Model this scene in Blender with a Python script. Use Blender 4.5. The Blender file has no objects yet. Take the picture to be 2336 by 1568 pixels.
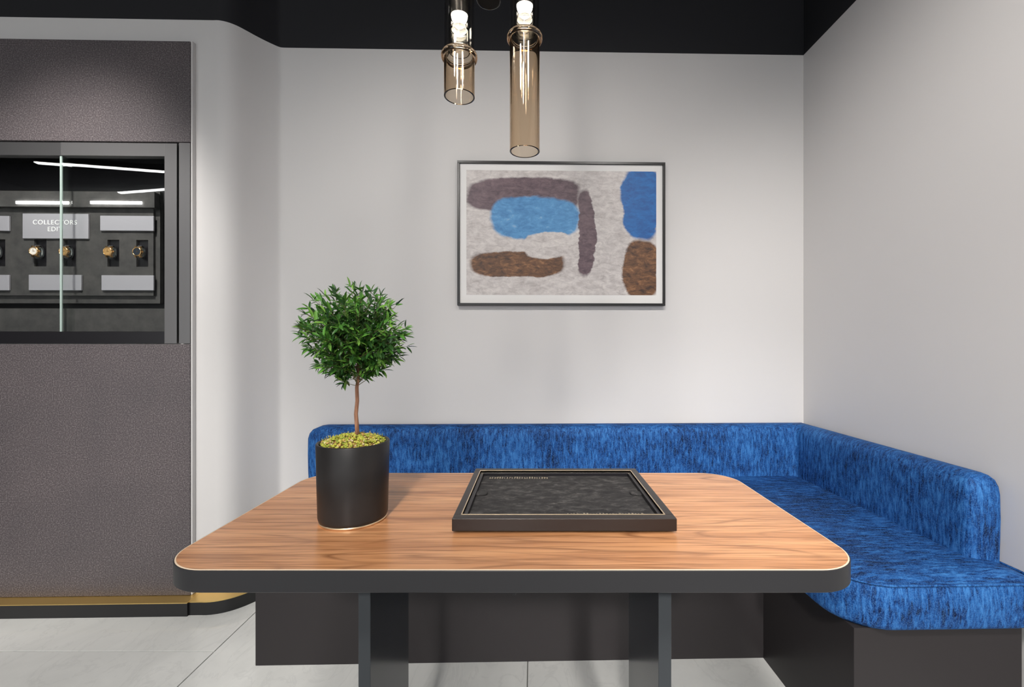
import bpy, bmesh, math, random
from mathutils import Vector, Matrix
random.seed(7)
scene = bpy.context.scene
COL = scene.collection
# ------------------------------------------------------------------ camera
FPX, PX, PY, EYE = 1020.0, 1218.0, 790.0, 1.12
cam_d = bpy.data.cameras.new('camera'); cam = bpy.data.objects.new('camera', cam_d); COL.objects.link(cam)
cam.location = (0, 0, EYE); cam.rotation_euler = (math.pi/2, 0, 0)
cam_d.sensor_width = 36; cam_d.lens = 36*FPX/2336
cam_d.shift_x = -(PX-1168)/2336; cam_d.shift_y = (PY-784)/2336; cam_d.clip_start = 0.02
scene.camera = cam
# ------------------------------------------------------------------ world and exposure
w = bpy.data.worlds.new('showroom_ambient'); scene.world = w; w.use_nodes = True
w.node_tree.nodes['Background'].inputs[0].default_value = (0.96, 0.98, 1.0, 1)
w.node_tree.nodes['Background'].inputs[1].default_value = 1.05
vs = scene.view_settings
vs.view_transform = 'Standard'; vs.look = 'None'; vs.gamma = 1; vs.use_curve_mapping = False; vs.exposure = 0.75
SPOTS = [  # location, target, watts, cone degrees, radius
    ((-0.95, -0.55, 2.93), (-0.35, 2.13, 1.28), 70, 56, 0.16),
    ((0.85, -0.55, 2.93), (0.20, 2.15, 1.32), 50, 56, 0.16),
    ((-0.10, -0.60, 2.93), (1.33, 1.05, 1.25), 180, 66, 0.16),
    ((-0.35, -0.95, 2.93), (-0.15, 0.98, 0.78), 80, 46, 0.16),
    ((-1.60, 0.75, 2.93), (-2.00, 1.90, 1.42), 120, 50, 0.08),
    ((0.75, -2.80, 2.93), (0.90, 1.25, 0.35), 340, 30, 0.16),  # unseen fill spot added behind the camera to brighten the seat fronts
    ((-0.30, -3.00, 2.93), (-0.15, 1.50, 0.05), 330, 24, 0.16),  # unseen fill spot added far back to light the floor under the table
    ((-1.70, -0.80, 2.93), (-1.65, 1.40, 0.0), 165, 46, 0.12),
]
# ------------------------------------------------------------------ helpers
TH = 0.022; CT, ST = math.cos(TH), math.sin(TH); CX, CY = 1.304, 2.163
def L2W(x, y): return (CX + x*CT - y*ST, CY + x*ST + y*CT)
def W2L(X, Y):
    dx, dy = X-CX, Y-CY
    return (dx*CT + dy*ST, -dx*ST + dy*CT)
def hit(px, py, c):
    """where the line of sight through a pixel meets the room plane y = c: (x, z) in room axes"""
    a, b = (px-PX)/FPX, (PY-py)/FPX
    ox, oy = W2L(0, 0); ex, ey = W2L(a, 1)
    t = (c-oy)/(ey-oy)
    return (ox+(ex-ox)*t, EYE+b*t)
ORIG = {}
def link(o):
    COL.objects.link(o); return o
def root_of(o):
    while o.parent: o = o.parent
    return o
def props(o, label=None, cat=None, group=None, kind=None):
    if label: o['label'] = label
    if cat: o['category'] = cat
    if group: o['group'] = group
    if kind: o['kind'] = kind
    return o
def thing(name, label, cat, at=(0, 0, 0), room=True, group=None):
    o = link(bpy.data.objects.new(name, None)); o.empty_display_size = 0.05
    if room:
        X, Y = L2W(at[0], at[1]); o.location = (X, Y, at[2]); o.rotation_euler = (0, 0, TH)
    else: o.location = at
    ORIG[o.name] = Vector(at)
    return props(o, label, cat, group)
def obj(name, bm, m, parent=None, bev=0, seg=2, smooth=False, room=True, at=None, auto=None, local=False):
    """one mesh object. Coordinates in bm are room (or world) axes, shifted to the owner's base."""
    bm.normal_update()
    if smooth or auto:
        for f in bm.faces: f.smooth = True
    if auto:
        for e in bm.edges:
            if len(e.link_faces) == 2 and e.calc_face_angle(0) > math.radians(auto): e.smooth = False
    me = bpy.data.meshes.new(name)
    if parent: off = ORIG[root_of(parent).name]
    else: off = Vector(at) if at else Vector((0, 0, 0))
    if not local:
        for v in bm.verts: v.co -= off
    bm.normal_update(); bm.to_mesh(me); bm.free()
    me.materials.append(m)
    o = link(bpy.data.objects.new(name, me))
    if parent: o.parent = parent
    else:
        if room:
            X, Y = L2W(off[0], off[1]); o.location = (X, Y, off[2]); o.rotation_euler = (0, 0, TH)
        else: o.location = off
        ORIG[o.name] = off
    if bev:
        b = o.modifiers.new('bevel', 'BEVEL'); b.width = bev; b.segments = seg; b.limit_method = 'ANGLE'; b.angle_limit = math.radians(40)
    return o
def struct(*a, **k): return props(obj(*a, **k), kind='structure')
def B(*boxes):
    bm = bmesh.new()
    for b in boxes: box(bm, *b)
    return bm
def box(bm, x0, x1, y0, y1, z0, z1):
    v = [bm.verts.new((x, y, z)) for z in (z0, z1) for y in (y0, y1) for x in (x0, x1)]
    for f in ((0,2,3,1),(4,5,7,6),(0,1,5,4),(2,6,7,3),(0,4,6,2),(1,3,7,5)): bm.faces.new([v[i] for i in f])
def ngon(bm, pts): return bm.faces.new([bm.verts.new(p) for p in pts])
def lathe(bm, prof, c=(0, 0, 0), n=32, closed=False, cap0=False, cap1=False, axis='Z'):
    rings = []
    for r, h in prof:
        ring = []
        for i in range(n):
            a = 2*math.pi*i/n
            p = (r*math.cos(a), r*math.sin(a), h)
            if axis == 'Y': p = (p[0], p[2], p[1])
            if axis == 'X': p = (p[2], p[0], p[1])
            ring.append(bm.verts.new((c[0]+p[0], c[1]+p[1], c[2]+p[2])))
        rings.append(ring)
    prs = list(zip(rings, rings[1:])) + ([(rings[-1], rings[0])] if closed else [])
    for a, b in prs:
        for i in range(n): bm.faces.new((a[i], a[(i+1) % n], b[(i+1) % n], b[i]))
    if cap0: bm.faces.new(rings[0][::-1])
    if cap1: bm.faces.new(rings[-1])
    bmesh.ops.recalc_face_normals(bm, faces=bm.faces[:])
def tube(bm, pts, rad, n=6):
    pts = [Vector(p) for p in pts]; rings = []
    for i, p in enumerate(pts):
        d = (pts[min(i+1, len(pts)-1)] - pts[max(i-1, 0)]).normalized()
        u = d.orthogonal().normalized() if i == 0 else (u - d*u.dot(d)).normalized()
        v = d.cross(u); r = rad[i] if isinstance(rad, (list, tuple)) else rad
        rings.append([bm.verts.new(p + (u*math.cos(2*math.pi*k/n) + v*math.sin(2*math.pi*k/n))*r) for k in range(n)])
    for a, b in zip(rings, rings[1:]):
        for k in range(n): bm.faces.new((a[k], a[(k+1) % n], b[(k+1) % n], b[k]))
    bm.faces.new(rings[0][::-1]); bm.faces.new(rings[-1])
def round_poly(pts, radii, seg=8):
    """counter-clockwise corner polygon with rounded corners"""
    out = []; n = len(pts)
    for i in range(n):
        p = Vector(pts[i]); r = radii[i]
        if r <= 0: out.append(p); continue
        a = (Vector(pts[i-1])-p).normalized(); b = (Vector(pts[(i+1) % n])-p).normalized()
        ang = a.angle(b); t = r/math.tan(ang/2); c = p + (a+b).normalized()*(r/math.sin(ang/2))
        s, e = p+a*t-c, p+b*t-c
        for k in range(seg+1):
            f = k/seg; tot = s.angle(e)
            out.append(c + (s*math.sin((1-f)*tot) + e*math.sin(f*tot))/math.sin(tot))
    return out
def stacked(outline, prof, wt=None, top=True, bottom=True):
    """rings of an outline at (inset, z): upholstered and rounded slabs"""
    bm = bmesh.new(); n = len(outline); nor = []
    for i in range(n):
        e0 = (outline[i]-outline[i-1]).normalized(); e1 = (outline[(i+1) % n]-outline[i]).normalized()
        n0, n1 = Vector((-e0.y, e0.x)), Vector((-e1.y, e1.x))
        m = (n0+n1)
        m = m/max(0.35, (1+n0.dot(n1)))
        nor.append(m)
    rings = [[bm.verts.new((*(p+q*ins*(wt[i] if wt else 1)), z)) for i, (p, q) in enumerate(zip(outline, nor))] for ins, z in prof]
    for a, b in zip(rings, rings[1:]):
        for i in range(n): bm.faces.new((a[i], a[(i+1) % n], b[(i+1) % n], b[i]))
    if bottom: bm.faces.new(rings[0][::-1])
    if top: bm.faces.new(rings[-1])
    return bm
def densify(pts, step):
    out = []
    for i, p in enumerate(pts):
        q = pts[(i+1) % len(pts)]; k = max(1, int((q-p).length/step))
        out += [p.lerp(q, j/k) for j in range(k)]
    return out
# ------------------------------------------------------------------ materials
def mat(name, col, rough=0.5, metal=0.0, **k):
    m = bpy.data.materials.new(name); m.use_nodes = True
    b = m.node_tree.nodes['Principled BSDF']
    b.inputs['Base Color'].default_value = (*col, 1); b.inputs['Roughness'].default_value = rough; b.inputs['Metallic'].default_value = metal
    for n, v in k.items(): b.inputs[n.replace('_', ' ')].default_value = v
    return m
class G:
    """small node builder on a material"""
    def __init__(s, m): s.m = m; s.t = m.node_tree; s.b = s.t.nodes['Principled BSDF']
    def n(s, typ, ins=None, **pr):
        nd = s.t.nodes.new(typ)
        for k, v in pr.items(): setattr(nd, k, v)
        for k, v in (ins or {}).items(): s.set(nd, k, v)
        return nd
    def set(s, nd, k, v):
        if isinstance(v, bpy.types.NodeSocket): s.t.links.new(v, nd.inputs[k])
        else: nd.inputs[k].default_value = v
    def co(s, scale=(1, 1, 1), kind='Object', rot=(0, 0, 0), loc=(0, 0, 0)):
        tc = s.n('ShaderNodeTexCoord')
        return s.n('ShaderNodeMapping', {'Vector': tc.outputs[kind], 'Scale': scale, 'Rotation': rot, 'Location': loc}).outputs[0]
    def noise(s, vec, scale, detail=3, rough=0.55, dist=0): return s.n('ShaderNodeTexNoise', {'Vector': vec, 'Scale': scale, 'Detail': detail, 'Roughness': rough, 'Distortion': dist}).outputs['Fac']
    def ramp(s, fac, *st, interp='LINEAR'):
        r = s.n('ShaderNodeValToRGB', {'Fac': fac}); e = r.color_ramp.elements; r.color_ramp.interpolation = interp
        while len(e) < len(st): e.new(0.5)
        for el, (p, c) in zip(e, st): el.position = p; el.color = (*c, 1) if len(c) == 3 else c
        return r.outputs[0]
    def mix(s, fac, a, b, mode='MIX'):
        nd = s.n('ShaderNodeMix', data_type='RGBA', blend_type=mode)
        for i, v in ((0, fac), (6, a), (7, b)):
            if isinstance(v, bpy.types.NodeSocket): s.t.links.new(v, nd.inputs[i])
            else: nd.inputs[i].default_value = v if i == 0 else (*v, 1)
        return nd.outputs[2]
    def math(s, op, a, b=0.0):
        nd = s.n('ShaderNodeMath', operation=op); s.set(nd, 0, a); s.set(nd, 1, b); return nd.outputs[0]
    def bump(s, h, strength, dist=0.002):
        s.set(s.b, 'Normal', s.n('ShaderNodeBump', {'Height': h, 'Strength': strength, 'Distance': dist}).outputs[0])
    def col(s, c): s.set(s.b, 'Base Color', c)
M = {}
M['wall'] = mat('warm_white_paint', (0.69, 0.675, 0.665), 0.62)
g = G(M['wall']); g.bump(g.noise(g.co(), 180, 2), 0.04, 0.001)
M['black_paint'] = mat('black_paint', (0.0105, 0.0105, 0.0135), 0.7)
M['panel'] = mat('charcoal_speckled_panel', (0.07, 0.06, 0.062), 0.42)
g = G(M['panel']); v = g.co()
sp = g.noise(v, 200, 4, 0.7)
g.col(g.mix(g.ramp(g.noise(v, 3.0, 3), (0.35, (0, 0, 0)), (0.7, (1, 1, 1))), g.ramp(sp, (0.32, (0.045, 0.036, 0.040)), (0.5, (0.105, 0.088, 0.092)), (0.70, (0.29, 0.26, 0.26))), g.ramp(sp, (0.32, (0.042, 0.035, 0.040)), (0.5, (0.09, 0.077, 0.082)), (0.72, (0.22, 0.20, 0.20)))))
g.bump(sp, 0.45, 0.0012)
M['steel'] = mat('dark_brushed_steel', (0.20, 0.195, 0.195), 0.38, 0.75)
g = G(M['steel']); g.bump(g.noise(g.co((300, 300, 4)), 1, 2), 0.06, 0.0005)
M['steel_dark'] = mat('darker_steel', (0.09, 0.088, 0.09), 0.4, 0.5)
M['case_black'] = mat('black_lacquer', (0.008, 0.007, 0.009), 0.35)
M['suede'] = mat('charcoal_suede_board', (0.055, 0.053, 0.052), 0.85)
g = G(M['suede']); n_ = g.noise(g.co(), 22, 5, 0.6); g.col(g.ramp(n_, (0.3, (0.042, 0.041, 0.041)), (0.72, (0.075, 0.072, 0.069)))); g.bump(g.noise(g.co(), 160, 3), 0.2, 0.001)
M['plaque'] = mat('pale_satin_plaque', (0.42, 0.41, 0.445), 0.4, 0.15)
M['letters'] = mat('white_letters', (0.93, 0.93, 0.93), 0.5)
M['gold'] = mat('polished_gold', (0.92, 0.58, 0.26), 0.2, 1.0)
M['brass'] = mat('satin_brass', (0.80, 0.56, 0.20), 0.34, 0.85)
M['champagne'] = mat('champagne_line', (0.90, 0.72, 0.48), 0.28, 0.85)
M['gilt'] = mat('dull_gilt', (0.42, 0.36, 0.26), 0.5, 0.4)
M['dial_pale'] = mat('pale_dial', (0.9, 0.85, 0.78), 0.25)
M['dial_dark'] = mat('dark_dial', (0.03, 0.04, 0.055), 0.12)
M['dial_gold'] = mat('gold_skeleton_dial', (0.8, 0.5, 0.2), 0.3, 0.6)
M['strap'] = mat('grey_black_strap', (0.06, 0.065, 0.07), 0.35)
M['acrylic'] = mat('clear_acrylic', (0.75, 0.8, 0.8), 0.12, 0.0)
def thin_glass(name, tint, refl=1.45):
    m = bpy.data.materials.new(name); m.use_nodes = True; t = m.node_tree; t.nodes.remove(t.nodes['Principled BSDF'])
    a = t.nodes.new('ShaderNodeBsdfTransparent'); a.inputs[0].default_value = (*tint, 1)
    gl = t.nodes.new('ShaderNodeBsdfGlossy'); gl.inputs['Roughness'].default_value = 0.0
    fr = t.nodes.new('ShaderNodeFresnel'); ge = t.nodes.new('ShaderNodeNewGeometry'); mr = t.nodes.new('ShaderNodeMapRange')
    mr.inputs[3].default_value = refl; mr.inputs[4].default_value = 1/refl     # same air-to-glass reflection on both faces
    t.links.new(ge.outputs['Backfacing'], mr.inputs[0]); t.links.new(mr.outputs[0], fr.inputs[0])
    mx = t.nodes.new('ShaderNodeMixShader')
    t.links.new(fr.outputs[0], mx.inputs[0]); t.links.new(a.outputs[0], mx.inputs[1]); t.links.new(gl.outputs[0], mx.inputs[2])
    t.links.new(mx.outputs[0], t.nodes['Material Output'].inputs[0]); return m
M['pane'] = thin_glass('showcase_glass', (0.985, 0.995, 0.99))
M['pane_edge'] = mat('green_glass_edge', (0.42, 0.52, 0.48), 0.15)
def emit(name, col, s):
    m = bpy.data.materials.new(name); m.use_nodes = True; b = m.node_tree.nodes['Principled BSDF']
    b.inputs['Base Color'].default_value = (*col, 1); b.inputs['Emission Color'].default_value = (*col, 1); b.inputs['Emission Strength'].default_value = s
    return m
M['led'] = emit('led_diffuser', (1.0, 0.98, 0.95), 9)
M['linear'] = emit('linear_lamp_diffuser', (1.0, 1.0, 1.0), 14)
M['lamp'] = emit('pendant_led', (1.0, 0.95, 0.86), 9)
M['spot_face'] = emit('spot_lens', (1.0, 0.96, 0.9), 3)
M['graphite'] = mat('graphite_laminate', (0.028, 0.028, 0.030), 0.42, Specular_IOR_Level=0.25)
M['leg'] = mat('graphite_satin_leg', (0.045, 0.05, 0.055), 0.16, Specular_IOR_Level=0.3)
M['plinth'] = mat('charcoal_plinth_laminate', (0.030, 0.027, 0.028), 0.34, Specular_IOR_Level=0.18)
M['skirting'] = mat('black_skirting', (0.012, 0.012, 0.013), 0.3)
M['tray'] = mat('bronze_black_leather', (0.019, 0.012, 0.0095), 0.27, Specular_IOR_Level=0.32)
M['felt'] = mat('black_crushed_suede', (0.022, 0.021, 0.021), 0.9)
g = G(M['felt']); n_ = g.noise(g.co((1, 1.8, 1)), 38, 8, 0.7, 0.5); g.col(g.ramp(n_, (0.36, (0.014, 0.013, 0.014)), (0.52, (0.034, 0.032, 0.032)), (0.70, (0.11, 0.105, 0.10)))); g.bump(n_, 0.6, 0.004)
# walnut
M['walnut'] = mat('walnut_veneer', (0.45, 0.24, 0.12), 0.26)
g = G(M['walnut']); v = g.co()
warp = g.noise(g.co((0.8, 2.2, 1)), 2.2, 2, 0.5)
big = g.noise(g.co((0.62, 5.0, 1), loc=(3.1, 0.4, 0)), 1.5, 2, 0.35)
rings = g.math('FRACT', g.math('MULTIPLY', big, 15.0))
vein = g.ramp(rings, (0.0, (1, 1, 1)), (0.10, (0.25, 0.25, 0.25)), (0.35, (0, 0, 0)), (0.86, (0.12, 0.12, 0.12)), (1.0, (1, 1, 1)))
fib = g.noise(g.co((5, 190, 1)), 1.0, 4, 0.6, 0.15)
streak = g.noise(g.co((1.6, 30, 1)), 1.0, 4, 0.6, 0.4)
base = g.ramp(streak, (0.28, (0.46, 0.195, 0.08)), (0.5, (0.68, 0.325, 0.145)), (0.74, (0.82, 0.43, 0.205)))
base = g.mix(g.math('MULTIPLY', vein, g.ramp(g.noise(g.co((2, 14, 1)), 1.3, 2), (0.35, (0.1, 0.1, 0.1)), (0.65, (0.9, 0.9, 0.9)))), base, (0.26, 0.105, 0.045))
base = g.mix(g.ramp(fib, (0.38, (0.85, 0.85, 0.85)), (0.5, (0, 0, 0))), base, (0.36, 0.155, 0.065))
g.col(base); g.bump(fib, 0.05, 0.0006)
M['veneer_edge'] = mat('pale_veneer_edge', (0.85, 0.68, 0.50), 0.4)
# velvet
M['velvet'] = mat('blue_crushed_velvet', (0.02, 0.09, 0.26), 0.6)
g = G(M['velvet']); v = g.co()
fine = g.noise(v, 330, 3, 0.7)
area = g.noise(v, 4.2, 4, 0.6, 0.8)
drip = g.noise(g.co((120, 120, 24)), 1.0, 5, 0.66, 0.5)                        # nap streaks running down the upright faces
sweep = g.noise(g.co((22, 120, 20), rot=(0, 0, 0.95)), 1.0, 4, 0.66, 0.7)     # brushed streaks across the seat
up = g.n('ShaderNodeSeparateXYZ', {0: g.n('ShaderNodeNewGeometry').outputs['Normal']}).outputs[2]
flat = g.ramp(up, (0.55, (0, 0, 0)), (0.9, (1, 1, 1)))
strk = g.mix(flat, drip, sweep)
k_ = g.math('ADD', g.math('MULTIPLY', strk, 0.66), g.math('MULTIPLY', area, 0.34))
k_ = g.math('SUBTRACT', k_, g.math('MULTIPLY', flat, 0.03))                    # upward faces coloured darker, standing in for weaker light on the seat top
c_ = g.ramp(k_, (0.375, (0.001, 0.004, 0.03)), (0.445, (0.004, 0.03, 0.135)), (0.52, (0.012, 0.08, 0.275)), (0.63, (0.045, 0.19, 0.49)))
g.col(g.mix(g.ramp(fine, (0.46, (0, 0, 0)), (0.70, (0.5, 0.5, 0.5))), c_, (0.10, 0.26, 0.56)))
g.b.inputs['Sheen Weight'].default_value = 0.04; g.b.inputs['Sheen Tint'].default_value = (0.2, 0.5, 1.0, 1); g.b.inputs['Sheen Roughness'].default_value = 0.4
g.b.inputs['Specular IOR Level'].default_value = 0.12
g.bump(g.math('ADD', g.math('MULTIPLY', strk, 0.7), g.math('MULTIPLY', fine, 0.3)), 0.3, 0.003)
# porcelain floor
M['tile'] = mat('pale_grey_porcelain', (0.74, 0.75, 0.725), 0.10)
g = G(M['tile']); n_ = g.noise(g.co((1.2, 0.7, 1)), 2.2, 6, 0.6, 1.4)
g.col(g.mix(g.ramp(g.noise(g.co((3, 1.4, 1), rot=(0, 0, 0.5)), 1.6, 5, 0.6, 2.2), (0.47, (0, 0, 0)), (0.5, (0.28, 0.28, 0.28)), (0.53, (0, 0, 0))), g.ramp(n_, (0.3, (0.68, 0.69, 0.67)), (0.7, (0.80, 0.81, 0.785))), (0.56, 0.57, 0.56)))
M['grout'] = mat('grey_grout', (0.22, 0.22, 0.21), 0.8)
# plant
M['pot'] = mat('matt_graphite_ceramic', (0.034, 0.032, 0.032), 0.4, Specular_IOR_Level=0.28)
g = G(M['pot']); n_ = g.noise(g.co(), 9, 4); g.col(g.ramp(n_, (0.35, (0.017, 0.016, 0.016)), (0.75, (0.032, 0.03, 0.03))))
M['bark'] = mat('reddish_bark', (0.22, 0.10, 0.055), 0.75)
g = G(M['bark']); n_ = g.noise(g.co((220, 220, 30)), 1, 3); g.col(g.ramp(n_, (0.3, (0.16, 0.07, 0.04)), (0.7, (0.42, 0.21, 0.12)))); g.bump(n_, 0.4, 0.001)
M['twig'] = mat('green_brown_twig', (0.16, 0.15, 0.06), 0.6)
M['leaf'] = mat('glossy_green_leaf', (0.05, 0.16, 0.03), 0.33)
g = G(M['leaf']); oi = g.n('ShaderNodeObjectInfo'); ge = g.n('ShaderNodeNewGeometry')
rn = g.math('FRACT', g.math('ADD', oi.outputs['Random'], ge.outputs['Random Per Island']))
g.col(g.ramp(rn, (0.0, (0.014, 0.045, 0.012)), (0.4, (0.038, 0.125, 0.022)), (0.75, (0.095, 0.27, 0.035)), (1.0, (0.22, 0.43, 0.075))))
g.b.inputs['Subsurface Weight'].default_value = 0.0
M['moss'] = mat('yellow_green_moss', (0.4, 0.4, 0.05), 0.85)
g = G(M['moss']); ge = g.n('ShaderNodeNewGeometry')
g.col(g.ramp(ge.outputs['Random Per Island'], (0.0, (0.20, 0.25, 0.03)), (0.4, (0.42, 0.44, 0.05)), (0.72, (0.56, 0.52, 0.11)), (0.86, (0.46, 0.26, 0.06)), (1.0, (0.68, 0.60, 0.36))))
# pendant glass
def glass(name, col):
    m = bpy.data.materials.new(name); m.use_nodes = True; b = m.node_tree.nodes['Principled BSDF']
    b.inputs['Base Color'].default_value = (*col, 1); b.inputs['Roughness'].default_value = 0.0
    b.inputs['Transmission Weight'].default_value = 1.0; b.inputs['IOR'].default_value = 1.45; return m
M['amber'] = glass('amber_smoked_glass', (1, 0.985, 0.96))
g = G(M['amber']); va = g.n('ShaderNodeVolumeAbsorption', {'Color': (0.74, 0.46, 0.08, 1), 'Density': 105.0})
g.t.links.new(va.outputs[0], g.t.nodes['Material Output'].inputs['Volume'])
M['clear'] = glass('clear_glass', (0.97, 0.95, 0.91))
M['cord'] = mat('black_cord', (0.01, 0.01, 0.01), 0.6)
# picture
M['frame'] = mat('thin_black_frame', (0.012, 0.011, 0.011), 0.3)
M['mount'] = mat('off_white_mount', (0.84, 0.83, 0.815), 0.7)
# ------------------------------------------------------------------ setting
WH = 2.528; CEIL = 3.0
FLOOR_X0, FLOOR_Y0 = -6.0, -4.5
floor = struct('floor', B((FLOOR_X0, 2.6, FLOOR_Y0, 2.9, -0.06, -0.006)), M['grout'], room=False)
GJ = 0.0035; TW = 1.15; X0J = -1.172
tile_bm = B((GJ/2-TW/2, TW/2-GJ/2, GJ/2-TW/2, TW/2-GJ/2, -0.006, 0.0)); tile_me = None
for i in range(-4, 3):
    for j in range(-4, 2):
        cx = X0J + (i+0.5)*TW; cy = (1.64 if i % 2 else 2.215) + (j+0.5)*TW
        if cx-TW/2 > 1.6 or cy-TW/2 > 2.3: continue
        if tile_me is None:
            t = obj('tile', tile_bm, M['tile'], floor, bev=0.0008, seg=1); tile_me = t.data
        else:
            t = link(bpy.data.objects.new('tile', tile_me)); t.parent = floor
            b = t.modifiers.new('bevel', 'BEVEL'); b.width = 0.0008; b.segments = 1
        t.location = (cx, cy, 0)
ceil = struct('ceiling', B((FLOOR_X0, 2.6, FLOOR_Y0, 2.9, CEIL, CEIL+0.08)), M['black_paint'], room=False)
# plan line of the left wall: straight, then an S-curve back to the rear wall
curve_px = [(-1.361, 1.9335), (-1.331, 1.942), (-1.305, 1.963), (-1.284, 1.992), (-1.265, 2.022), (-1.243, 2.053), (-1.220, 2.081), (-1.195, 2.105), (-1.166, 2.119)]
curve = [Vector(W2L(*p)) for p in curve_px]
WL = -0.173   # room y of the straight left wall
PF = -0.198   # room y of the panel faces
XS = hit(433.5, 326, PF)[0]-0.004   # straight wall ends at the panel edge
curve[0].y = WL; curve[-1].y = 0.0
def smooth_line(pts, k=4):
    out = []
    for i in range(len(pts)-1):
        p0, p1, p2, p3 = pts[max(i-1, 0)], pts[i], pts[i+1], pts[min(i+2, len(pts)-1)]
        for j in range(k):
            t = j/k
            out.append(0.5*((2*p1) + (p2-p0)*t + (2*p0-5*p1+4*p2-p3)*t*t + (3*p1-p0-3*p2+p3)*t**3))
    return out + [pts[-1]]
sc = smooth_line([Vector((XS, WL)), Vector((curve[0].x-0.055, WL)), Vector((curve[0].x-0.028, WL))] + curve)
def offset_line(pts, d):
    out = []
    for i, p in enumerate(pts):
        t = (pts[min(i+1, len(pts)-1)]-pts[max(i-1, 0)]).normalized(); out.append(p + Vector((t.y, -t.x))*d)
    return out
def ribbon(bm, fr, bk, z0, z1):
    n = len(fr)
    V = [[bm.verts.new((p.x, p.y, z)) for p in L] for L in (fr, bk) for z in (z0, z1)]
    for i in range(n-1):
        for a, b in ((0, 1), (1, 3), (3, 2), (2, 0)): bm.faces.new((V[a][i], V[a][i+1], V[b][i+1], V[b][i]))
    bm.faces.new((V[0][0], V[1][0], V[3][0], V[2][0])); bm.faces.new((V[0][-1], V[2][-1], V[3][-1], V[1][-1]))
    bmesh.ops.recalc_face_normals(bm, faces=bm.faces[:])
CASE_X1, zt = hit(433.5, 326, PF); CASE_Z1 = zt; CASE_Z0 = hit(433.5, 784, PF)[1]
CASE_X0 = -6.4
PAN_Z1 = hit(433, 94, PF)[1]; PAN_Z0 = 0.052
sc_back = offset_line(sc, -0.1)
bm = bmesh.new(); ribbon(bm, sc, sc_back, 0, WH)
box(bm, -6.8, CASE_X1-0.004, WL, WL+0.1, 0, CASE_Z0+0.004); box(bm, -6.8, CASE_X1-0.004, WL, WL+0.1, CASE_Z1-0.004, WH)
box(bm, -6.8, CASE_X0, WL, WL+0.1, CASE_Z0+0.004, CASE_Z1-0.004)
wl = struct('wall_left', bm, M['wall'], auto=40)
bm = bmesh.new(); ribbon(bm, offset_line(sc, -0.002), sc_back, WH, CEIL); box(bm, -6.8, XS, WL+0.002, WL+0.1, WH, CEIL)
obj('upper_band', bm, M['black_paint'], wl, auto=40)
wb = struct('wall_back', B((curve[-1].x, 0.1, 0, 0.1, 0, WH)), M['wall'])
obj('upper_band', B((curve[-1].x, 0.1, 0.002, 0.1, WH, CEIL)), M['black_paint'], wb)
wr = struct('wall_right', B((0, 0.1, -6.2, 0, 0, WH)), M['wall'])
obj('upper_band', B((0.002, 0.1, -6.2, 0, WH, CEIL)), M['black_paint'], wr)
ws = struct('wall_added_dark', B((FLOOR_X0, FLOOR_X0+0.1, FLOOR_Y0, 1.75, 0, CEIL)), M['plinth'], room=False)  # unseen dark wall, added so the showcase glass reflects less brightness
# skirting with a brass ledge
bb_f = offset_line(sc, 0.070)
bm = bmesh.new(); ribbon(bm, bb_f, sc, 0, 0.053)
bbl = struct('baseboard_left', bm, M['skirting'], auto=40)
bm = bmesh.new(); ribbon(bm, offset_line(sc, 0.071), sc, 0.053, 0.0565)
obj('brass_ledge', bm, M['brass'], bbl, auto=40)
bbp = struct('baseboard_panel', B((-6.5, CASE_X1+0.028, -0.252, WL, 0, 0.054)), M['skirting'], bev=0.001)
obj('brass_ledge', B((-6.5, CASE_X1+0.028, -0.253, WL, 0.054, 0.0575)), M['brass'], bbp, bev=0.0006)
# charcoal cladding panels around the showcase
GAP = 0.003
t = obj('wall_panel', B((-6.5, CASE_X1, PF, WL-0.004, CASE_Z1+GAP, PAN_Z1)), M['panel'], at=(CASE_X1-0.6, PF, CASE_Z1), bev=0.002)
props(t, 'charcoal speckled wall panel above the watch display case', 'wall panel')
t = obj('wall_panel', B((-6.5, CASE_X1, PF, WL-0.004, 0.0585, CASE_Z0-GAP)), M['panel'], at=(CASE_X1-0.6, PF, 0.057), bev=0.002)
props(t, 'tall charcoal speckled wall panel below the watch display case, above the brass ledge', 'wall panel')
t = obj('edge_strip', B((CASE_X1+0.0005, CASE_X1+0.006, WL-0.020, WL, 0.059, PAN_Z1+0.004)), M['wall'])
props(t, kind='structure'); t.name = 'trim_1'
# ------------------------------------------------------------------ display case
case = thing('display_case', 'built-in watch display case with dark steel frame and sliding glass panes', 'display case', (CASE_X1-0.6, WL, CASE_Z0))
def R(x0, y0, x1, y1, c):
    a, z1 = hit(x0, y0, c); b, z0 = hit(x1, y1, c); return a, b, z0, z1
def slab(x0, y0, x1, y1, c, th):
    """box whose front face on room plane y=c covers the pixel rectangle"""
    a, b, z0, z1 = R(x0, y0, x1, y1, c)
    return (a, b, c, c+th, z0, z1)
XL = CASE_X0
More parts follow.
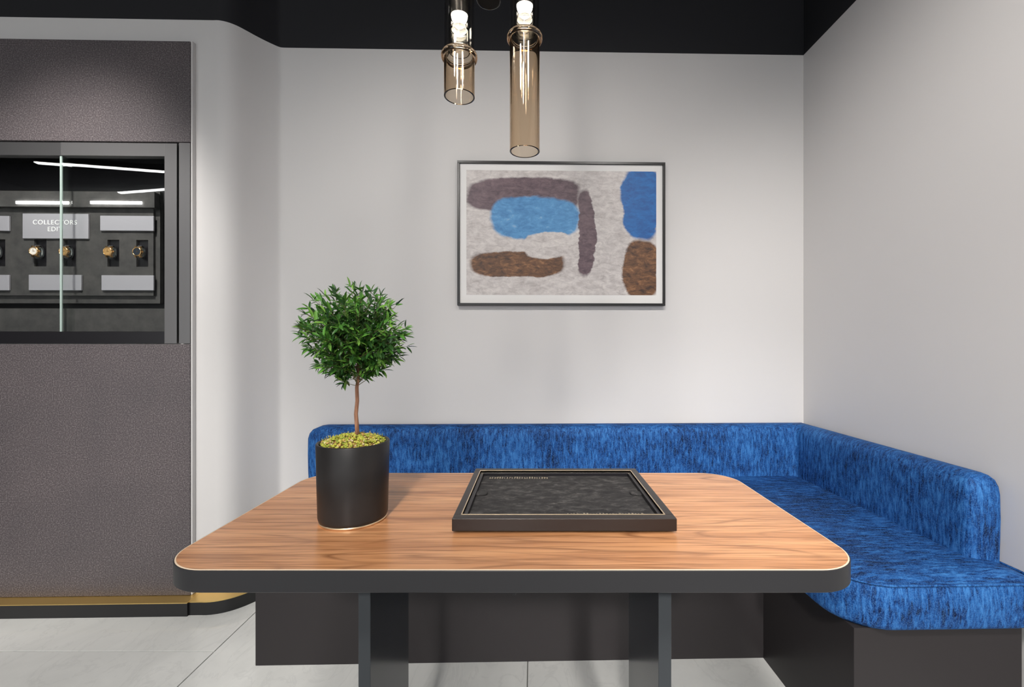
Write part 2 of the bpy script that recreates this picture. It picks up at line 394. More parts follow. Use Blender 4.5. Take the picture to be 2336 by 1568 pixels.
# outer side strip, inner stile and rails
a = slab(408, 327, 432.5, 783, PF, 0.03); obj('side_strip', B((a[0], CASE_X1-0.001, a[2], a[3], CASE_Z0, CASE_Z1)), M['steel'], case, bev=0.0008)
s = slab(375, 328, 403, 783, PF+0.002, 0.03)
obj('stile', B((s[0], s[1], s[2], s[3], CASE_Z0+0.0, CASE_Z1-0.002)), M['steel'], case, bev=0.0008)
zr = hit(200, 355, PF+0.002)[1]; xs = hit(137, 340, PF)[0]
obj('top_rail', B((xs+0.001, s[0], PF+0.002, PF+0.032, zr, CASE_Z1-0.002)), M['steel'], case, bev=0.0008)
obj('top_rail', B((XL, xs-0.001, PF+0.004, PF+0.034, zr, CASE_Z1-0.002)), M['steel_dark'], case, bev=0.0008)
zb = hit(200, 757, PF+0.002)[1]
obj('bottom_rail', B((XL, s[0], PF+0.002, PF+0.034, CASE_Z0, zb)), M['case_black'], case, bev=0.0008)
# carcass
BK = WL+0.17
obj('carcass', B((XL, CASE_X1-0.002, BK, BK+0.01, CASE_Z0, CASE_Z1), (XL, CASE_X1-0.006, PF+0.036, BK, CASE_Z1-0.012, CASE_Z1-0.004),
    (XL, CASE_X1-0.006, PF+0.036, BK, CASE_Z0+0.004, CASE_Z0+0.012), (s[1]+0.002, CASE_X1-0.006, PF+0.036, BK, CASE_Z0+0.012, CASE_Z1-0.012), (XL, XL+0.01, PF+0.036, BK, CASE_Z0+0.012, CASE_Z1-0.012)), M['case_black'], case)
BD = PF+0.10      # face of the raised display board
# backing board, then the raised board with a hole for each watch
q = slab(-420, 432, 365, 693, BD+0.012, 0.02); obj('back_board', B((XL+0.01, q[1], q[2], q[3], q[4], q[5])), M['suede'], case, bev=0.001)
holes = [(-20, 547, 12, 608), (78, 546, 106, 608), (145, 546, 173, 608), (245, 547, 272, 608), (311, 547, 338, 608)]
bx0 = XL+0.02; q = slab(0, 470, 350, 675, BD, 0.011)
bm = bmesh.new(); xcur = bx0; hz0 = hit(100, 608, BD)[1]; hz1 = hit(100, 546.5, BD)[1]; HX = []
for h in holes:
    a, b = hit(h[0], 577, BD)[0], hit(h[2], 577, BD)[0]; HX.append((a, b))
    box(bm, xcur, a, BD, BD+0.011, hz0, hz1); xcur = b
box(bm, xcur, q[1], BD, BD+0.011, hz0, hz1)
box(bm, bx0, q[1], BD, BD+0.011, q[4], hz0); box(bm, bx0, q[1], BD, BD+0.011, hz1, q[5])
bmesh.ops.remove_doubles(bm, verts=bm.verts[:], dist=1e-5)
obj('raised_board', bm, M['suede'], case)
for a, b in HX: obj('watch_niche', B((a-0.001, b+0.001, BD+0.0105, BD+0.0115, hz0-0.001, hz1+0.001)), M['case_black'], case)
# header with two LED bars, lower sill
q = slab(-400, 432, 352, 474, BD-0.02, 0.03); obj('header', B((XL+0.012, q[1], q[2], q[3], q[4], q[5])), M['suede'], case, bev=0.0015)
hc = BD-0.02
for x0, x1 in ((-130, -10), (35, 155), (205, 322)):
    q = slab(x0, 458.5, x1, 465.5, hc-0.006, 0.006); obj('led_bar', B(q), M['led'], case, bev=0.002)
q = slab(-400, 703, 376, 757, PF+0.035, 0.05)
obj('sill', B((XL+0.012, s[0], PF+0.036, PF+0.09, q[4], q[5])), M['suede'], case, bev=0.001)
# two sliding panes
zg0 = zb-0.003; zg1 = zr+0.003
xe = hit(141, 500, PF+0.008)[0]
p1 = obj('glass_pane', B((xe, s[0]+0.004, PF+0.008, PF+0.013, zg0, zg1)), M['pane'], case)
p2 = obj('glass_pane', B((XL+0.012, xe+0.03, PF+0.017, PF+0.022, zg0, zg1)), M['pane'], case)
obj('pane_edge', B((xe-0.0085, xe-0.0005, PF+0.0075, PF+0.0135, zb, zr)), M['pane_edge'], case, bev=0.001)
# plaques
def plaque(rect, label, name='blank_plaque', cat='plaque'):
    q = slab(*rect, BD-0.009, 0.0085)
    t = thing(name, label, cat, ((q[0]+q[1])/2, BD-0.004, q[4]))
    obj('plate', B(q), M['plaque'], t, bev=0.0018); return t, q
sign, q = plaque((51, 487, 201, 545), 'large pale plaque lettered COLLECTORS EDIT in white inside the display case', 'sign_plaque', 'sign')
def text_mesh(body, size, m, parent, cx, y, cz, name):
    cu = bpy.data.curves.new('lettering', 'FONT'); cu.body = body; cu.size = size; cu.extrude = 0.0004; cu.align_x = 'CENTER'; cu.align_y = 'CENTER'
    cu.space_character = 1.12; cu.offset = 0.00018
    o = bpy.data.objects.new('lettering', cu); COL.objects.link(o)
    dg = bpy.context.evaluated_depsgraph_get(); me = bpy.data.meshes.new_from_object(o.evaluated_get(dg))
    bpy.data.objects.remove(o)
    me.transform(Matrix.Rotation(math.pi/2, 4, 'X')); off = ORIG[parent.name]
    me.transform(Matrix.Translation(Vector((cx, y, cz))-off)); me.materials.clear(); me.materials.append(m)
    t = link(bpy.data.objects.new(name, me)); t.parent = parent; return t
for body, py in (('COLLECTORS', 508), ('EDIT', 523.5)):
    cx_, cz_ = hit(125.5, py, BD-0.009)
    text_mesh(body, 0.0285, M['letters'], sign, cx_, BD-0.0096, cz_, 'lettering')
GP = 'plaques in the display case'
for rect, lab in (((228, 492, 350, 527), 'blank pale plaque above the two watches, beside the lettered plaque and near the frame'),
                  ((-90, 492, 20, 527), 'blank upper-row plaque on the far side of the lettered plaque from the frame'),
                  ((65, 627, 185, 663), 'blank pale plaque below the watches that sit under the lettered plaque'),
                  ((231, 628, 350, 663), 'blank pale plaque below the gold-dial and dark-dial watches'),
                  ((-90, 627, 20, 663), 'blank lower-row plaque on the far side of the lettered plaque from the frame')):
    props(plaque(rect, lab)[0], group=GP)
# watches
def watch(ix, dial, label, hole):
    cx_ = (hole[0]+hole[1])/2; cz_ = (hz0+hz1)/2 + 0.002; y1 = BD+0.004
    st = thing('watch_stand', label[1], 'stand', (cx_, y1, cz_-0.028), group='watch cuffs in the niches')
    bm = bmesh.new()                                             # open acrylic cuff the strap rests on
    n = 14
    prof = [(cx_, y1-0.0115+0.0085*math.cos(a), cz_+0.021*math.sin(a)) for a in [math.pi*(-0.92)+1.84*math.pi*i/n for i in range(n+1)]]
    V = [[bm.verts.new((x+sx*0.0095, y, z)) for (x, y, z) in prof] for sx in (-1, 1)]
    for i in range(n): bm.faces.new((V[0][i], V[0][i+1], V[1][i+1], V[1][i]))
    r = bmesh.ops.solidify(bm, geom=bm.faces[:], thickness=0.002)
    obj('cuff', bm, M['acrylic'], st)
    t = thing('wristwatch', label[0], 'watch', (cx_, y1-0.03, cz_-0.028), group='wristwatches in the display case')
    bm = bmesh.new()                                             # strap loop round the cuff
    prof = [(cx_, y1-0.0115+0.0125*math.cos(a), cz_+0.0285*math.sin(a)) for a in [2*math.pi*i/22 for i in range(22)]]
    V = [[bm.verts.new((x+sx*(0.0105 if abs(z-cz_) < 0.02 else 0.0085), y, z)) for (x, y, z) in prof] for sx in (-1, 1)]
    for i in range(22): bm.faces.new((V[0][i], V[0][(i+1) % 22], V[1][(i+1) % 22], V[1][i]))
    bmesh.ops.recalc_face_normals(bm, faces=bm.faces[:]); bmesh.ops.solidify(bm, geom=bm.faces[:], thickness=-0.0022)
    obj('strap', bm, M['strap'], t, auto=40)
    cy = y1-0.0235; c = (cx_, cy, cz_)
    bm = bmesh.new(); lathe(bm, [(0.019, 0.0), (0.0205, -0.002), (0.0205, -0.007), (0.0195, -0.009)], c, 32, cap0=True, cap1=True, axis='Y')
    for sx in (-1, 1):
        for sz in (-1, 1): box(bm, cx_+sx*0.010-0.0025, cx_+sx*0.010+0.0025, cy-0.006, cy+0.004, *sorted((cz_+sz*0.016, cz_+sz*0.025)))
    cs = obj('watch_case', bm, M['gold'], t, auto=35)
    bm = bmesh.new(); lathe(bm, [(0.0195, -0.009), (0.0185, -0.0108), (0.0162, -0.0105), (0.0160, -0.0085)], c, 32, axis='Y'); obj('bezel', bm, M['gold'], cs, smooth=True)
    bm = bmesh.new(); lathe(bm, [(0.0163, -0.0091), (0.001, -0.0093)], c, 32, cap1=True, axis='Y'); dl = obj('dial', bm, dial, t)
    bm = bmesh.new()
    for k in range(12):
        a = k*math.pi/6; rr = 0.0138; x, z = cx_+rr*math.sin(a), cz_+rr*math.cos(a); box(bm, x-0.0007, x+0.0007, cy-0.0100, cy-0.0092, z-0.0009, z+0.0009)
    box(bm, cx_-0.0005, cx_+0.0005, cy-0.0104, cy-0.0098, cz_-0.002, cz_+0.011); box(bm, cx_-0.002, cx_+0.008, cy-0.0104, cy-0.0098, cz_-0.0006, cz_+0.0006)
    obj('hands', bm, M['gold'], dl)
    bm = bmesh.new(); lathe(bm, [(0.0028, 0.0203), (0.0034, 0.021), (0.0034, 0.0245), (0.0026, 0.0252)], (cx_, cy-0.0045, cz_), 12, cap0=True, cap1=True, axis='X'); obj('crown', bm, M['gold'], cs)
wl_ = [('gold watch between blank plaques on the far side of the lettered plaque', 'clear cuff of the watch on the far side of the lettered plaque'),
       ('pale-dial gold watch under the lettered plaque, farther from the glass edge', 'clear cuff of the pale-dial watch under the lettered plaque'),
       ('gold watch with gold-toned dial right behind the glass edge, under the lettered plaque', 'clear cuff of the watch right behind the glass edge'),
       ('gold watch with an ornate golden dial under the blank plaque', 'clear cuff of the golden-dial watch under the blank plaque'),
       ('gold watch with a dark dial, nearest the steel frame', 'clear cuff of the dark-dial watch')]
for h, d, l in zip(HX, ['dial_pale', 'dial_pale', 'dial_gold', 'dial_gold', 'dial_dark'], wl_): watch(0, M[d], l, h)
# ------------------------------------------------------------------ banquette
ban = thing('corner_banquette', 'L-shaped corner banquette in blue crushed velvet on a charcoal plinth', 'bench', (-0.9, -0.3, 0))
PFY, PIX, PEY, PLX = -0.547, -0.493, -0.989, -2.292
bm = stacked([Vector(p) for p in ((PLX, 0-0.002), (PLX, PFY), (PIX, PFY), (PIX, PEY), (-0.045, PEY), (-0.045, -0.002))], [(0, 0), (0, 0.386)])
bmesh.ops.recalc_face_normals(bm, faces=bm.faces[:])
obj('plinth', bm, M['plinth'], ban, bev=0.001)
SFY, SIX, SEY, SLX = -0.578, -0.527, -1.012, -2.315
ol = round_poly([(SLX, -0.004), (SLX, SFY), (SIX, SFY), (SIX, SEY), (-0.004, SEY), (-0.004, -0.004)], [0, 0.11, 0.05, 0.13, 0.065, 0], 10)
ol = densify(ol, 0.08)
bm = stacked(ol, [(0.012, 0.386), (0.002, 0.394), (0.0, 0.402), (-0.004, 0.45), (0, 0.497), (0.003, 0.505), (0.010, 0.509), (0.035, 0.5165), (0.058, 0.520)])
bmesh.ops.recalc_face_normals(bm, faces=bm.faces[:])
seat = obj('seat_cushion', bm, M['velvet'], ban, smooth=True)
bm = bmesh.new()
pth = [p for p in ol]; pts = [(p.x, p.y, 0.507) for p in pth]
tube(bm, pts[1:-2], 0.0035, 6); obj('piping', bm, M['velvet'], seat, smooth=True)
BT = 0.095; BEY = -0.905; BLX = W2L(-1.03, 2.02)[0]
ol = round_poly([(BLX, -0.003), (BLX, -BT), (-BT, -BT), (-BT, BEY), (-0.003, BEY), (-0.003, -0.003)], [0, 0.03, 0.02, 0.03, 0.015, 0], 6)
ol = densify(ol, 0.05)
prof = [(0.001, 0.505), (0.0, 0.56), (-0.001, 0.63), (0.0, 0.70), (0.0025, 0.722), (0.008, 0.739), (0.018, 0.750), (0.030, 0.7555), (0.042, 0.757)]
spine = [Vector((BLX+0.049, -BT/2)), Vector((-BT/2, -BT/2)), Vector((-BT/2, BEY+0.049))]
def nearest(p):
    best = None
    for a_, b_ in zip(spine, spine[1:]):
        t_ = max(0, min(1, (p-a_).dot(b_-a_)/(b_-a_).length_squared)); q_ = a_.lerp(b_, t_)
        if best is None or (p-q_).length < (p-best).length: best = q_
    return best
bm = bmesh.new(); rings = []
for ins, z in prof:
    ring = []
    for p in ol:
        c_ = nearest(p); q_ = c_ + (p-c_)*(1-ins/0.0475)
        q_.x += 1.5*max(0, ins)*max(0, 1-(p.x-BLX)/0.25)
        ring.append(bm.verts.new((q_.x, q_.y, z)))
    rings.append(ring)
n = len(ol)
for ra, rb in zip(rings, rings[1:]):
    for i in range(n): bm.faces.new((ra[i], ra[(i+1) % n], rb[(i+1) % n], rb[i]))
bm.faces.new(rings[0][::-1]); bm.faces.new(rings[-1])
bmesh.ops.recalc_face_normals(bm, faces=bm.faces[:])
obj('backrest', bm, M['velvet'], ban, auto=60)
# ------------------------------------------------------------------ table
TX0, TX1, TY0, TY1, TZ = -0.642, 0.566, 0.737, 1.306, 0.75
tb = thing('walnut_table', 'walnut-topped table with rounded corners, dark edge band and two slab legs', 'table', ((TX0+TX1)/2, (TY0+TY1)/2, 0), room=False)
rr = 0.09
ol = round_poly([(TX0, TY0), (TX1, TY0), (TX1, TY1), (TX0, TY1)], [rr]*4, 14)
bm = stacked(ol, [(0.0040, TZ-0.006), (0.0040, TZ)]); obj('tabletop', bm, M['walnut'], tb)
bm = stacked(ol, [(0.03, TZ-0.0375), (0.0015, TZ-0.0375), (0, TZ-0.036), (0, TZ-0.0016), (0.0008, TZ-0.0006), (0.0018, TZ-0.0006), (0.0018, TZ-0.007)], top=True)
obj('edge_band', bm, M['graphite'], tb, auto=35)
bm = stacked(ol, [(0.0040, TZ-0.005), (0.0018, TZ-0.005), (0.0018, TZ-0.0003), (0.0024, TZ+0.0001), (0.0040, TZ+0.0001)], top=False, bottom=False)
obj('veneer_edge', bm, M['veneer_edge'], tb)
obj('leg', B((-0.334, -0.311, 0.85, 1.110, 0, TZ-0.0375)), M['leg'], tb, bev=0.0012)
obj('leg', B((0.237, 0.2615, 0.85, 1.118, 0, TZ-0.0375)), M['leg'], tb, bev=0.0012)
obj('catch', B((-0.062, -0.022, 0.742, 0.752, TZ-0.0405, TZ-0.037), (-0.036, -0.030, 0.742, 0.750, TZ-0.044, TZ-0.0405)), M['case_black'], tb)
# ------------------------------------------------------------------ watch tray
tx0, tx1, ty0, ty1, tz0, tz1 = -0.1615, 0.2815, 0.88, 1.243, 0.7555, 0.780
tr = thing('watch_tray', 'shallow black presentation tray with suede lining and fine gold inner line', 'tray', ((tx0+tx1)/2, (ty0+ty1)/2, TZ), room=False)
ix0, ix1, iy0, iy1 = tx0+0.0165, tx1-0.0185, ty0+0.0245, ty1-0.022
obj('rim', B((tx0, tx1, ty0, iy0, tz0, tz1), (tx0, tx1, iy1, ty1, tz0, tz1), (tx0, ix0, iy0, iy1, tz0, tz1), (ix1, tx1, iy0, iy1, tz0, tz1)), M['tray'], tr, bev=0.0008)
obj('foot', B((tx0+0.018, tx1-0.018, ty0+0.018, ty1-0.018, TZ, tz0+0.002)), M['case_black'], tr)
obj('inner_wall', B((ix0, ix1, iy0, iy0+0.008, tz0, tz1-0.004), (ix0, ix1, iy1-0.008, iy1, tz0, tz1-0.004), (ix0, ix0+0.009, iy0+0.008, iy1-0.008, tz0, tz1-0.004), (ix1-0.009, ix1, iy0+0.008, iy1-0.008, tz0, tz1-0.004)), M['case_black'], tr, bev=0.0006)
e = 0.0022
obj('gold_line', B((ix0-e, ix1+e, iy0-e, iy0, tz1-0.006, tz1+0.0004), (ix0-e, ix1+e, iy1, iy1+e, tz1-0.006, tz1+0.0004), (ix0-e, ix0, iy0, iy1, tz1-0.006, tz1+0.0004), (ix1, ix1+e, iy0, iy1, tz1-0.006, tz1+0.0004)), M['champagne'], tr)
bm = bmesh.new(); nx, ny = 60, 44; lx0, lx1, ly0, ly1 = ix0+0.0085, ix1-0.0085, iy0+0.0075, iy1-0.0075
from mathutils import noise as mn
V = [[bm.verts.new((lx0+(lx1-lx0)*i/nx, ly0+(ly1-ly0)*j/ny, 0.7672+0.0011*mn.noise((i*0.23, j*0.35, 1.0))+0.0005*mn.noise((i*0.7, j*0.9, 4.0)))) for j in range(ny+1)] for i in range(nx+1)]
for i in range(nx):
    for j in range(ny): bm.faces.new((V[i][j], V[i+1][j], V[i+1][j+1], V[i][j+1]))
lining = obj('suede_lining', bm, M['felt'], tr, smooth=True)
def tab(cx_, s_):
    ol = round_poly([(cx_, 1.052), (cx_+0.026, 1.052), (cx_+0.026, 1.074), (cx_, 1.074)] if s_ > 0 else [(cx_-0.026, 1.052), (cx_, 1.052), (cx_, 1.074), (cx_-0.026, 1.074)], [0.002, 0.009, 0.009, 0.002] if s_ > 0 else [0.009, 0.002, 0.002, 0.009], 5)
    bm = stacked(ol, [(0, 0.7683), (0, 0.7708), (0.001, 0.7715)]); 
    for v in bm.verts: v.co.z += 0.10*abs(v.co.x-cx_)*0.6
    obj('pull_tab', bm, M['felt'], lining)
tab(lx0, 1); tab(lx1, -1)
rnd = random.Random(3)
def marks(x0, x1, y0, n, hh):
    bm = bmesh.new(); x = x0; stp = (x1-x0)/n
    for k in range(n):
        h = hh*rnd.choice((0.65, 1.0, 0.8)); wd = stp*rnd.choice((0.2, 0.35, 0.5))
        box(bm, x, x+wd, y0, y0+h, 0.7686, 0.7692)
        if rnd.random() < 0.6: yy = y0+h*rnd.random()*0.8; box(bm, x, x+stp*0.75, yy, yy+h*0.2, 0.7686, 0.7692)
        x += stp
    obj('gilt_lettering', bm, M['gilt'], lining)
marks(-0.118, 0.040, iy1-0.036, 24, 0.015); marks(0.070, 0.232, iy0+0.024, 24, 0.011)
# ------------------------------------------------------------------ potted tree
PC = (-0.388, 0.962); PR = 0.0705; PH = 0.166
pl = thing('potted_tree', 'small ball-shaped topiary tree in a tall matt black pot', 'plant', (PC[0], PC[1], TZ), room=False)
c = (PC[0], PC[1], TZ)
bm = bmesh.new(); lathe(bm, [(PR-0.006, 0.004), (PR-0.002, 0.005), (PR, 0.012), (PR+0.002, 0.09), (PR+0.0035, PH-0.002), (PR+0.0025, PH), (PR-0.001, PH), (PR-0.003, PH-0.004), (PR-0.005, PH-0.03)], c, 64, cap0=True)
pot = obj('pot', bm, M['pot'], pl, smooth=True)
bm = bmesh.new(); lathe(bm, [(PR-0.004, 0.0), (PR-0.0015, 0.0015), (PR-0.0015, 0.0045), (PR-0.005, 0.006)], c, 64, cap0=True); obj('base_ring', bm, M['champagne'], pot, smooth=True)
bm = bmesh.new(); rnd = random.Random(11)
bmesh.ops.create_cone(bm, segments=32, radius1=PR-0.006, radius2=PR*0.5, depth=0.02, cap_ends=True, matrix=Matrix.Translation((c[0], c[1], TZ+PH-0.004)))
for k in range(620):
    r = (PR-0.006)*math.sqrt(rnd.random()); a = rnd.random()*2*math.pi; s_ = rnd.uniform(0.0016, 0.0042)
    z = TZ+PH-0.006+0.018*(1-(r/PR)**2)+rnd.uniform(-0.001, 0.003)
    mt = Matrix.Translation((c[0]+r*math.cos(a), c[1]+r*math.sin(a), z)) @ Matrix.Rotation(rnd.random()*3, 4, 'X') @ Matrix.Diagonal((s_, s_*rnd.uniform(0.6, 1.1), s_*0.75, 1))
    bmesh.ops.create_icosphere(bm, subdivisions=1, radius=1.0, matrix=mt)
for k in range(60):
    r = (PR-0.004)*math.sqrt(rnd.uniform(0.2, 1)); a = rnd.random()*2*math.pi; z = TZ+PH+0.012*(1-(r/PR)**2)
    p = Vector((c[0]+r*math.cos(a), c[1]+r*math.sin(a), z)); tube(bm, [p, p+Vector((rnd.uniform(-.004, .004), rnd.uniform(-.004, .004), rnd.uniform(.003, .008)))], [0.0008, 0.0004], 4)
props(obj('moss', bm, M['moss'], pl, smooth=True), kind='stuff')
def atp(px, py, d): return Vector(((px-PX)*d/FPX, d, EYE-(py-PY)*d/FPX))
dT = 0.962
trunk_pts = [atp(816, 1000, dT), atp(814, 970, dT), atp(812, 945, dT), atp(815, 915, dT), atp(814, 885, dT), atp(818, 855, dT), atp(815, 800, dT)]
bm = bmesh.new(); tube(bm, trunk_pts, [0.0048, 0.0044, 0.0041, 0.0040, 0.0038, 0.003, 0.002], 10)
trunk = obj('trunk', bm, M['bark'], pl, smooth=True)
cc = atp(810, 768, dT); rx, rz = 0.112, 0.106
rnd = random.Random(21)
twigs = []; leaves = []
for k in range(235):
    u = rnd.uniform(-0.92, 1.0); a = rnd.random()*2*math.pi; q = math.sqrt(1-u*u); rad = rnd.choice((rnd.uniform(0.5, 0.85), rnd.uniform(0.82, 1.0), rnd.uniform(0.85, 1.02)))
    wid = 1.0 if u > -0.1 else 1.0+0.40*(u+0.1)
    tip = cc + Vector((rx*q*math.cos(a)*wid, rx*0.95*q*math.sin(a)*wid, rz*u))*rad
    st0 = trunk_pts[5].lerp(trunk_pts[6], min(1, max(0, (u+1)/1.4))) if u > -0.7 else trunk_pts[4].lerp(trunk_pts[5], rnd.random())
    mid = st0.lerp(tip, 0.5) + Vector((rnd.uniform(-1, 1), rnd.uniform(-1, 1), rnd.uniform(-0.2, 1)))*0.014
    twigs.append((st0, mid, tip))
    d = (tip-mid).normalized()
    for j in range(6):
        f = -0.15+1.15*j/5; p = mid.lerp(tip, f)
        side = d.cross(Vector((rnd.uniform(-1, 1), rnd.uniform(-1, 1), rnd.uniform(-1, 1)))).normalized()
        for s_ in (-1, 1):
            dr = (d*rnd.uniform(0.3, 1.0)+side*s_*rnd.uniform(0.6, 1.0)+Vector((rnd.uniform(-.3, .3), rnd.uniform(-.3, .3), rnd.uniform(-0.45, 0.25)))).normalized()
            leaves.append((p, dr, rnd.uniform(0.016, 0.026)))
    leaves.append((tip, d, rnd.uniform(0.018, 0.026)))
bm = bmesh.new()
for t3 in twigs: tube(bm, t3, [0.0008, 0.0006, 0.0004], 4)
obj('twigs', bm, M['twig'], trunk)
def leaf_geo():
    V = [(0, 0, 0), (-.12, .22, .02), (0, .22, -.03), (.12, .22, .02), (-.15, .48, .03), (0, .48, -.02), (.15, .48, .03), (-.10, .78, -.01), (0, .78, -.05), (.10, .78, -.01), (0, 1, -.10)]
    F = [(0, 2, 1), (0, 3, 2), (1, 2, 5, 4), (2, 3, 6, 5), (4, 5, 8, 7), (5, 6, 9, 8), (7, 8, 10), (8, 9, 10)]
    return V, F
LV, LF = leaf_geo(); leaf_me = bpy.data.meshes.new('leaf'); leaf_me.from_pydata(LV, [], LF); leaf_me.materials.append(M['leaf'])
for p_ in leaf_me.polygons: p_.use_smooth = True
def leaf_mx(p, d, s_):
    y = d; x = y.cross(Vector((rnd.uniform(-.5, .5), rnd.uniform(-.9, .1), 1))).normalized(); z = x.cross(y)
    return Matrix.Translation(p) @ Matrix((x, y, z)).transposed().to_4x4() @ Matrix.Scale(s_, 4)
leaves.sort(key=lambda l: l[0].y - 0.25*(l[0]-cc).length)
bm = bmesh.new()
for p, d, s_ in leaves[300:]:
    mx = leaf_mx(p, d, s_); V = [bm.verts.new(mx @ Vector(v)) for v in LV]
    for f in LF: bm.faces.new([V[i] for i in f])
fol = props(obj('foliage', bm, M['leaf'], pl, smooth=True), kind='stuff')
off = ORIG[pl.name]
for p, d, s_ in leaves[:300]:
    o = link(bpy.data.objects.new('leaf', leaf_me)); o.parent = fol; o.matrix_local = Matrix.Translation(-off) @ leaf_mx(p, d, s_)
# ------------------------------------------------------------------ framed picture (plain abstract stand-in)
FD = -0.032
x0, z1 = hit(1043, 366, FD); x1, _ = hit(1518, 368, FD); z0 = hit(1043, 697, FD)[1]
pic = thing('framed_picture', 'wide abstract print in blue, brown and pale grey, thin black frame, on back wall', 'picture', ((x0+x1)/2, -0.001, z0))
fw = 0.0115
obj('frame', B((x0, x1, FD, -0.004, z0, z0+fw), (x0, x1, FD, -0.004, z1-fw, z1), (x0, x0+fw, FD, -0.004, z0+fw, z1-fw), (x1-fw, x1, FD, -0.004, z0+fw, z1-fw)), M['frame'], pic, bev=0.001)
obj('mount', B((x0+fw, x1-fw, FD+0.010, -0.004, z0+fw, z1-fw)), M['mount'], pic)
a0, b1 = hit(1064, 388, FD+0.01); a1, b0 = hit(1497, 674, FD+0.01)
M['print'] = mat('abstract_print', (0.6, 0.58, 0.56), 0.45)
g = G(M['print']); tc = g.n('ShaderNodeTexCoord')
pw, ph = a1-a0, b1-b0
mp = g.n('ShaderNodeMapping', {'Vector': tc.outputs['Generated'], 'Scale': (1, 0, 1)})
dn = g.n('ShaderNodeTexNoise', {'Vector': mp.outputs[0], 'Scale': 3.2, 'Detail': 6, 'Roughness': 0.65})
wv = g.n('ShaderNodeVectorMath', {0: dn.outputs['Color'], 1: (0.5, 0.5, 0.5)}, operation='SUBTRACT')
wv2 = g.n('ShaderNodeVectorMath', {0: wv.outputs[0], 'Scale': 0.11}, operation='SCALE')
wv3 = g.n('ShaderNodeVectorMath', {0: mp.outputs[0], 1: wv2.outputs[0]}, operation='ADD')
sx = g.n('ShaderNodeSeparateXYZ', {0: wv3.outputs[0]})
def patch(cx_, cz_, hx, hz, soft=0.05):
    a = g.math('DIVIDE', g.math('ABSOLUTE', g.math('SUBTRACT', sx.outputs[0], cx_)), hx)
    b = g.math('DIVIDE', g.math('ABSOLUTE', g.math('SUBTRACT', sx.outputs[2], cz_)), hz)
    s_ = g.math('POWER', g.math('ADD', g.math('POWER', a, 3.0), g.math('POWER', b, 3.0)), 0.3333)
    mr = g.n('ShaderNodeMapRange', {0: s_, 1: 1.0+soft, 2: 1.0-soft, 3: 0.0, 4: 1.0}); return mr.outputs[0]
tex = g.noise(g.co((1, 1, 2)), 26, 6, 0.7, 0.5)
ccol = g.ramp(tex, (0.3, (0.42, 0.38, 0.37)), (0.5, (0.60, 0.56, 0.545)), (0.7, (0.76, 0.72, 0.69)))
blue = g.ramp(tex, (0.3, (0.03, 0.17, 0.42)), (0.6, (0.09, 0.32, 0.62)), (0.8, (0.35, 0.5, 0.66)))
deep = g.ramp(tex, (0.3, (0.003, 0.08, 0.30)), (0.7, (0.01, 0.17, 0.52)))
brown = g.ramp(tex, (0.35, (0.045, 0.018, 0.010)), (0.55, (0.17, 0.075, 0.03)), (0.75, (0.40, 0.19, 0.08)))
plum = g.ramp(tex, (0.35, (0.07, 0.04, 0.055)), (0.7, (0.20, 0.13, 0.15)))
for pt, cl in ((patch(0.30, 0.80, 0.30, 0.14), plum), (patch(0.36, 0.62, 0.23, 0.17), blue), (patch(0.27, 0.25, 0.25, 0.10), brown), (patch(0.63, 0.50, 0.045, 0.34), plum), (patch(0.92, 0.74, 0.10, 0.29), deep), (patch(0.92, 0.21, 0.10, 0.23), brown), (patch(0.42, 0.40, 0.12, 0.10), ccol)):
    ccol = g.mix(pt, ccol, cl)
g.col(ccol)
obj('print', B((a0, a1, FD+0.0095, FD+0.0105, b0, b1)), M['print'], pic)
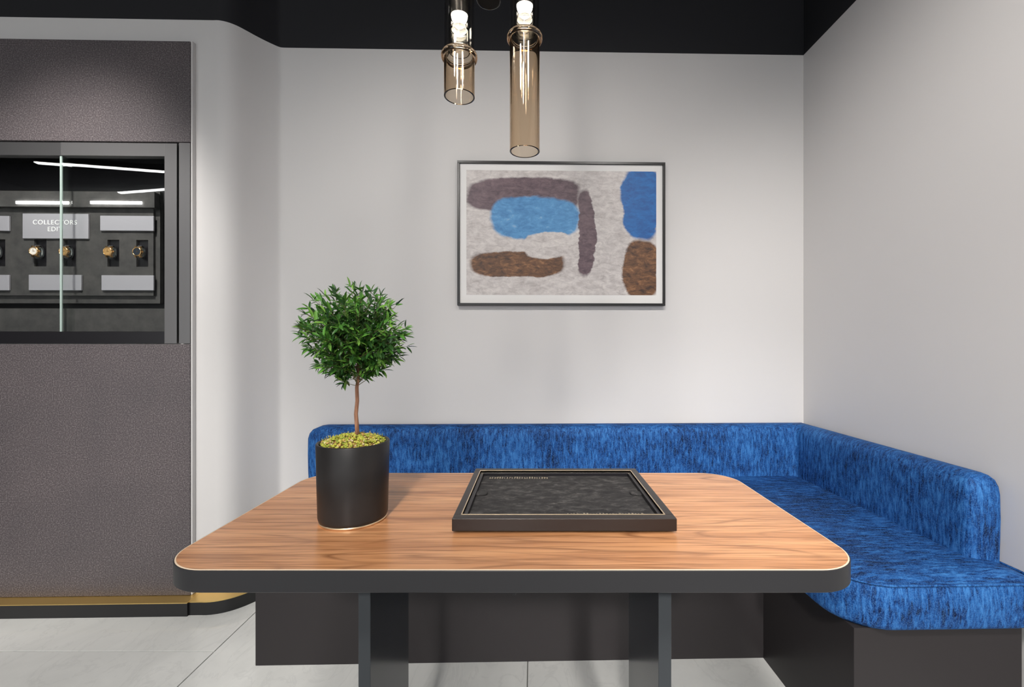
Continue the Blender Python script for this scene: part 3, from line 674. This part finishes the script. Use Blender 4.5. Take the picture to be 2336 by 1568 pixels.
# ------------------------------------------------------------------ glass pendants
def pendant(px, pyb, pyr, pyl, d, label, lamp=True):
    X = (px-PX)*d/FPX; zb_ = EYE+(PY-pyb)*d/FPX; zr_ = EYE+(PY-pyr)*d/FPX; zl = EYE+(PY-pyl)*d/FPX; r = 0.0352; top = zl+0.32
    t = thing('glass_pendant', label, 'lamp', (X, d, zb_), room=False, group='glass tube pendants above the table')
    c = (X, d, 0); th = 0.0038
    bm = bmesh.new(); lathe(bm, [(r, zb_+0.001), (r, zr_-0.003), (r-th, zr_-0.003), (r-th, zb_+0.001), (r-th/2, zb_)], c, 48, closed=True); obj('lower_tube', bm, M['amber'], t, auto=50)
    bm = bmesh.new(); lathe(bm, [(r-0.001, zr_-0.0005), (r-0.001, top), (r-0.001-th, top), (r-0.001-th, zr_-0.0005)], c, 48, closed=True); obj('upper_tube', bm, M['clear'], t, auto=50)
    bm = bmesh.new(); n = 10; lathe(bm, [(r+0.0035+0.003*math.cos(2*math.pi*k/n), zr_+0.007*math.sin(2*math.pi*k/n)) for k in range(n)], c, 48, closed=True); obj('glass_collar', bm, M['amber'], t, smooth=True)
    # inner light guide and LED dome
    bm = bmesh.new(); lathe(bm, [(0.001, zl-0.020), (0.008, zl-0.0185), (0.0145, zl-0.012), (0.018, zl-0.004), (0.0188, zl+0.001)], c, 32, cap0=True, cap1=True); ld = obj('led_dome', bm, M['lamp'], t, smooth=True)
    bm = bmesh.new(); lathe(bm, [(0.0195, zl+0.001), (0.0195, zl+0.03), (0.008, zl+0.034)], c, 32, cap0=True, cap1=True); obj('led_holder', bm, M['steel'], t, auto=40)
    bm = bmesh.new(); lathe(bm, [(0.0245, zr_+0.010), (0.0245, top-0.02), (0.0222, top-0.02), (0.0222, zr_+0.010)], c, 32, closed=True); obj('inner_tube', bm, M['clear'], t, auto=50)
    bm = bmesh.new(); lathe(bm, [(0.019, zl-0.034), (0.0205, zl-0.032), (0.0205, zl-0.027), (0.019, zl-0.025)], c, 32, cap0=True, cap1=True); obj('glass_lens', bm, M['clear'], t, auto=40)
    bm = bmesh.new(); lathe(bm, [(r+0.002, top-0.012), (r+0.002, top+0.02), (0.012, top+0.03), (0.003, top+0.04)], c, 32, cap0=True, cap1=True); obj('cap', bm, M['brass'], t, auto=40)
    bm = bmesh.new(); tube(bm, [(X, d, top+0.04), (X, d, CEIL)], 0.002, 6); obj('cord', bm, M['cord'], t)
    l = bpy.data.lights.new('pendant_glow', 'SPOT'); l.energy = 2.2; l.spot_size = math.radians(70); l.spot_blend = 0.9; l.color = (1, 0.94, 0.84); l.shadow_soft_size = 0.015
    lo = link(bpy.data.objects.new('pendant_glow', l)); lo.parent = t; lo.location = (0, 0, zl-0.04-zb_)
pendant(1048, 222, 130, 40, 1.03, 'shorter glass tube pendant with amber lower end and glass collar')
pendant(1197, 347, 88, 18, 1.05, 'longer amber glass tube pendant hanging in front of the picture')
pendant(1115, 3, -110, -170, 1.30, 'highest glass tube pendant, only its bottom rim low enough to see')
# ------------------------------------------------------------------ ceiling spots (room light and added fill) and linear lamps of the showroom
for i, (p, tg, wt_, cone, rad) in enumerate(SPOTS):
    t = thing('ceiling_and_fill_spot', 'unseen black spotlight on the black ceiling, some of the set added as fill', 'lamp', p, room=False, group='ceiling spotlights')
    d = (Vector(tg)-Vector(p)).normalized(); q = d.to_track_quat('-Z', 'Y'); t.rotation_euler = q.to_euler()
    bm = bmesh.new(); lathe(bm, [(0.035, 0.0), (0.035, 0.11), (0.03, 0.115)], (0, 0, 0), 24, cap1=True); obj('housing', bm, M['case_black'], t, auto=40, local=True)
    bm = bmesh.new(); lathe(bm, [(0.033, 0.002), (0.001, 0.002)], (0, 0, 0), 24, cap1=True); obj('lens', bm, M['spot_face'], t, local=True)
    l = bpy.data.lights.new('spot_light', 'SPOT'); l.energy = wt_; l.spot_size = math.radians(cone); l.spot_blend = 0.9; l.shadow_soft_size = rad; l.color = (1, 0.955, 0.91)
    lo = link(bpy.data.objects.new('spot_light', l)); lo.parent = t; lo.location = (0, 0, -0.01)
def mirror(px, py, h):
    """ceiling point seen in the showcase glass at a pixel"""
    c = PF+0.008; a, b = (px-PX)/FPX, (PY-py)/FPX; t = h/b
    x, y = W2L(a*t, t); return L2W(x, 2*c-y)
for (pa, pb, ext), lab in (((((75, 369), (375, 392), 0.5)), 'slim linear lamp hung farther from the display case'), ((((272, 440), (375, 432), 0.9)), 'slim linear lamp hung deeper in the showroom')):
    h = 1.43; A = Vector((*mirror(*pa, h), EYE+h)); Bq = Vector((*mirror(*pb, h), EYE+h)); Bq = Bq + (Bq-A).normalized()*ext
    ctr = (A+Bq)/2; d = (Bq-A); Ln = d.length
    t = thing('linear_lamp', lab, 'lamp', ctr, room=False, group='linear lamps'); t.rotation_euler = (0, 0, math.atan2(d.y, d.x))
    obj('diffuser', B((-Ln/2, Ln/2, -0.016, 0.016, -0.004, 0.004)), M['linear'], t, local=True)
    obj('housing', B((-Ln/2, Ln/2, -0.02, 0.02, 0.004, 0.05)), M['case_black'], t, local=True)
    for s_ in (-0.4, 0.4):
        bm = bmesh.new(); tube(bm, [(s_*Ln, 0, 0.05), (s_*Ln, 0, CEIL-ctr.z)], 0.0015, 5); obj('cable', bm, M['cord'], t, local=True)
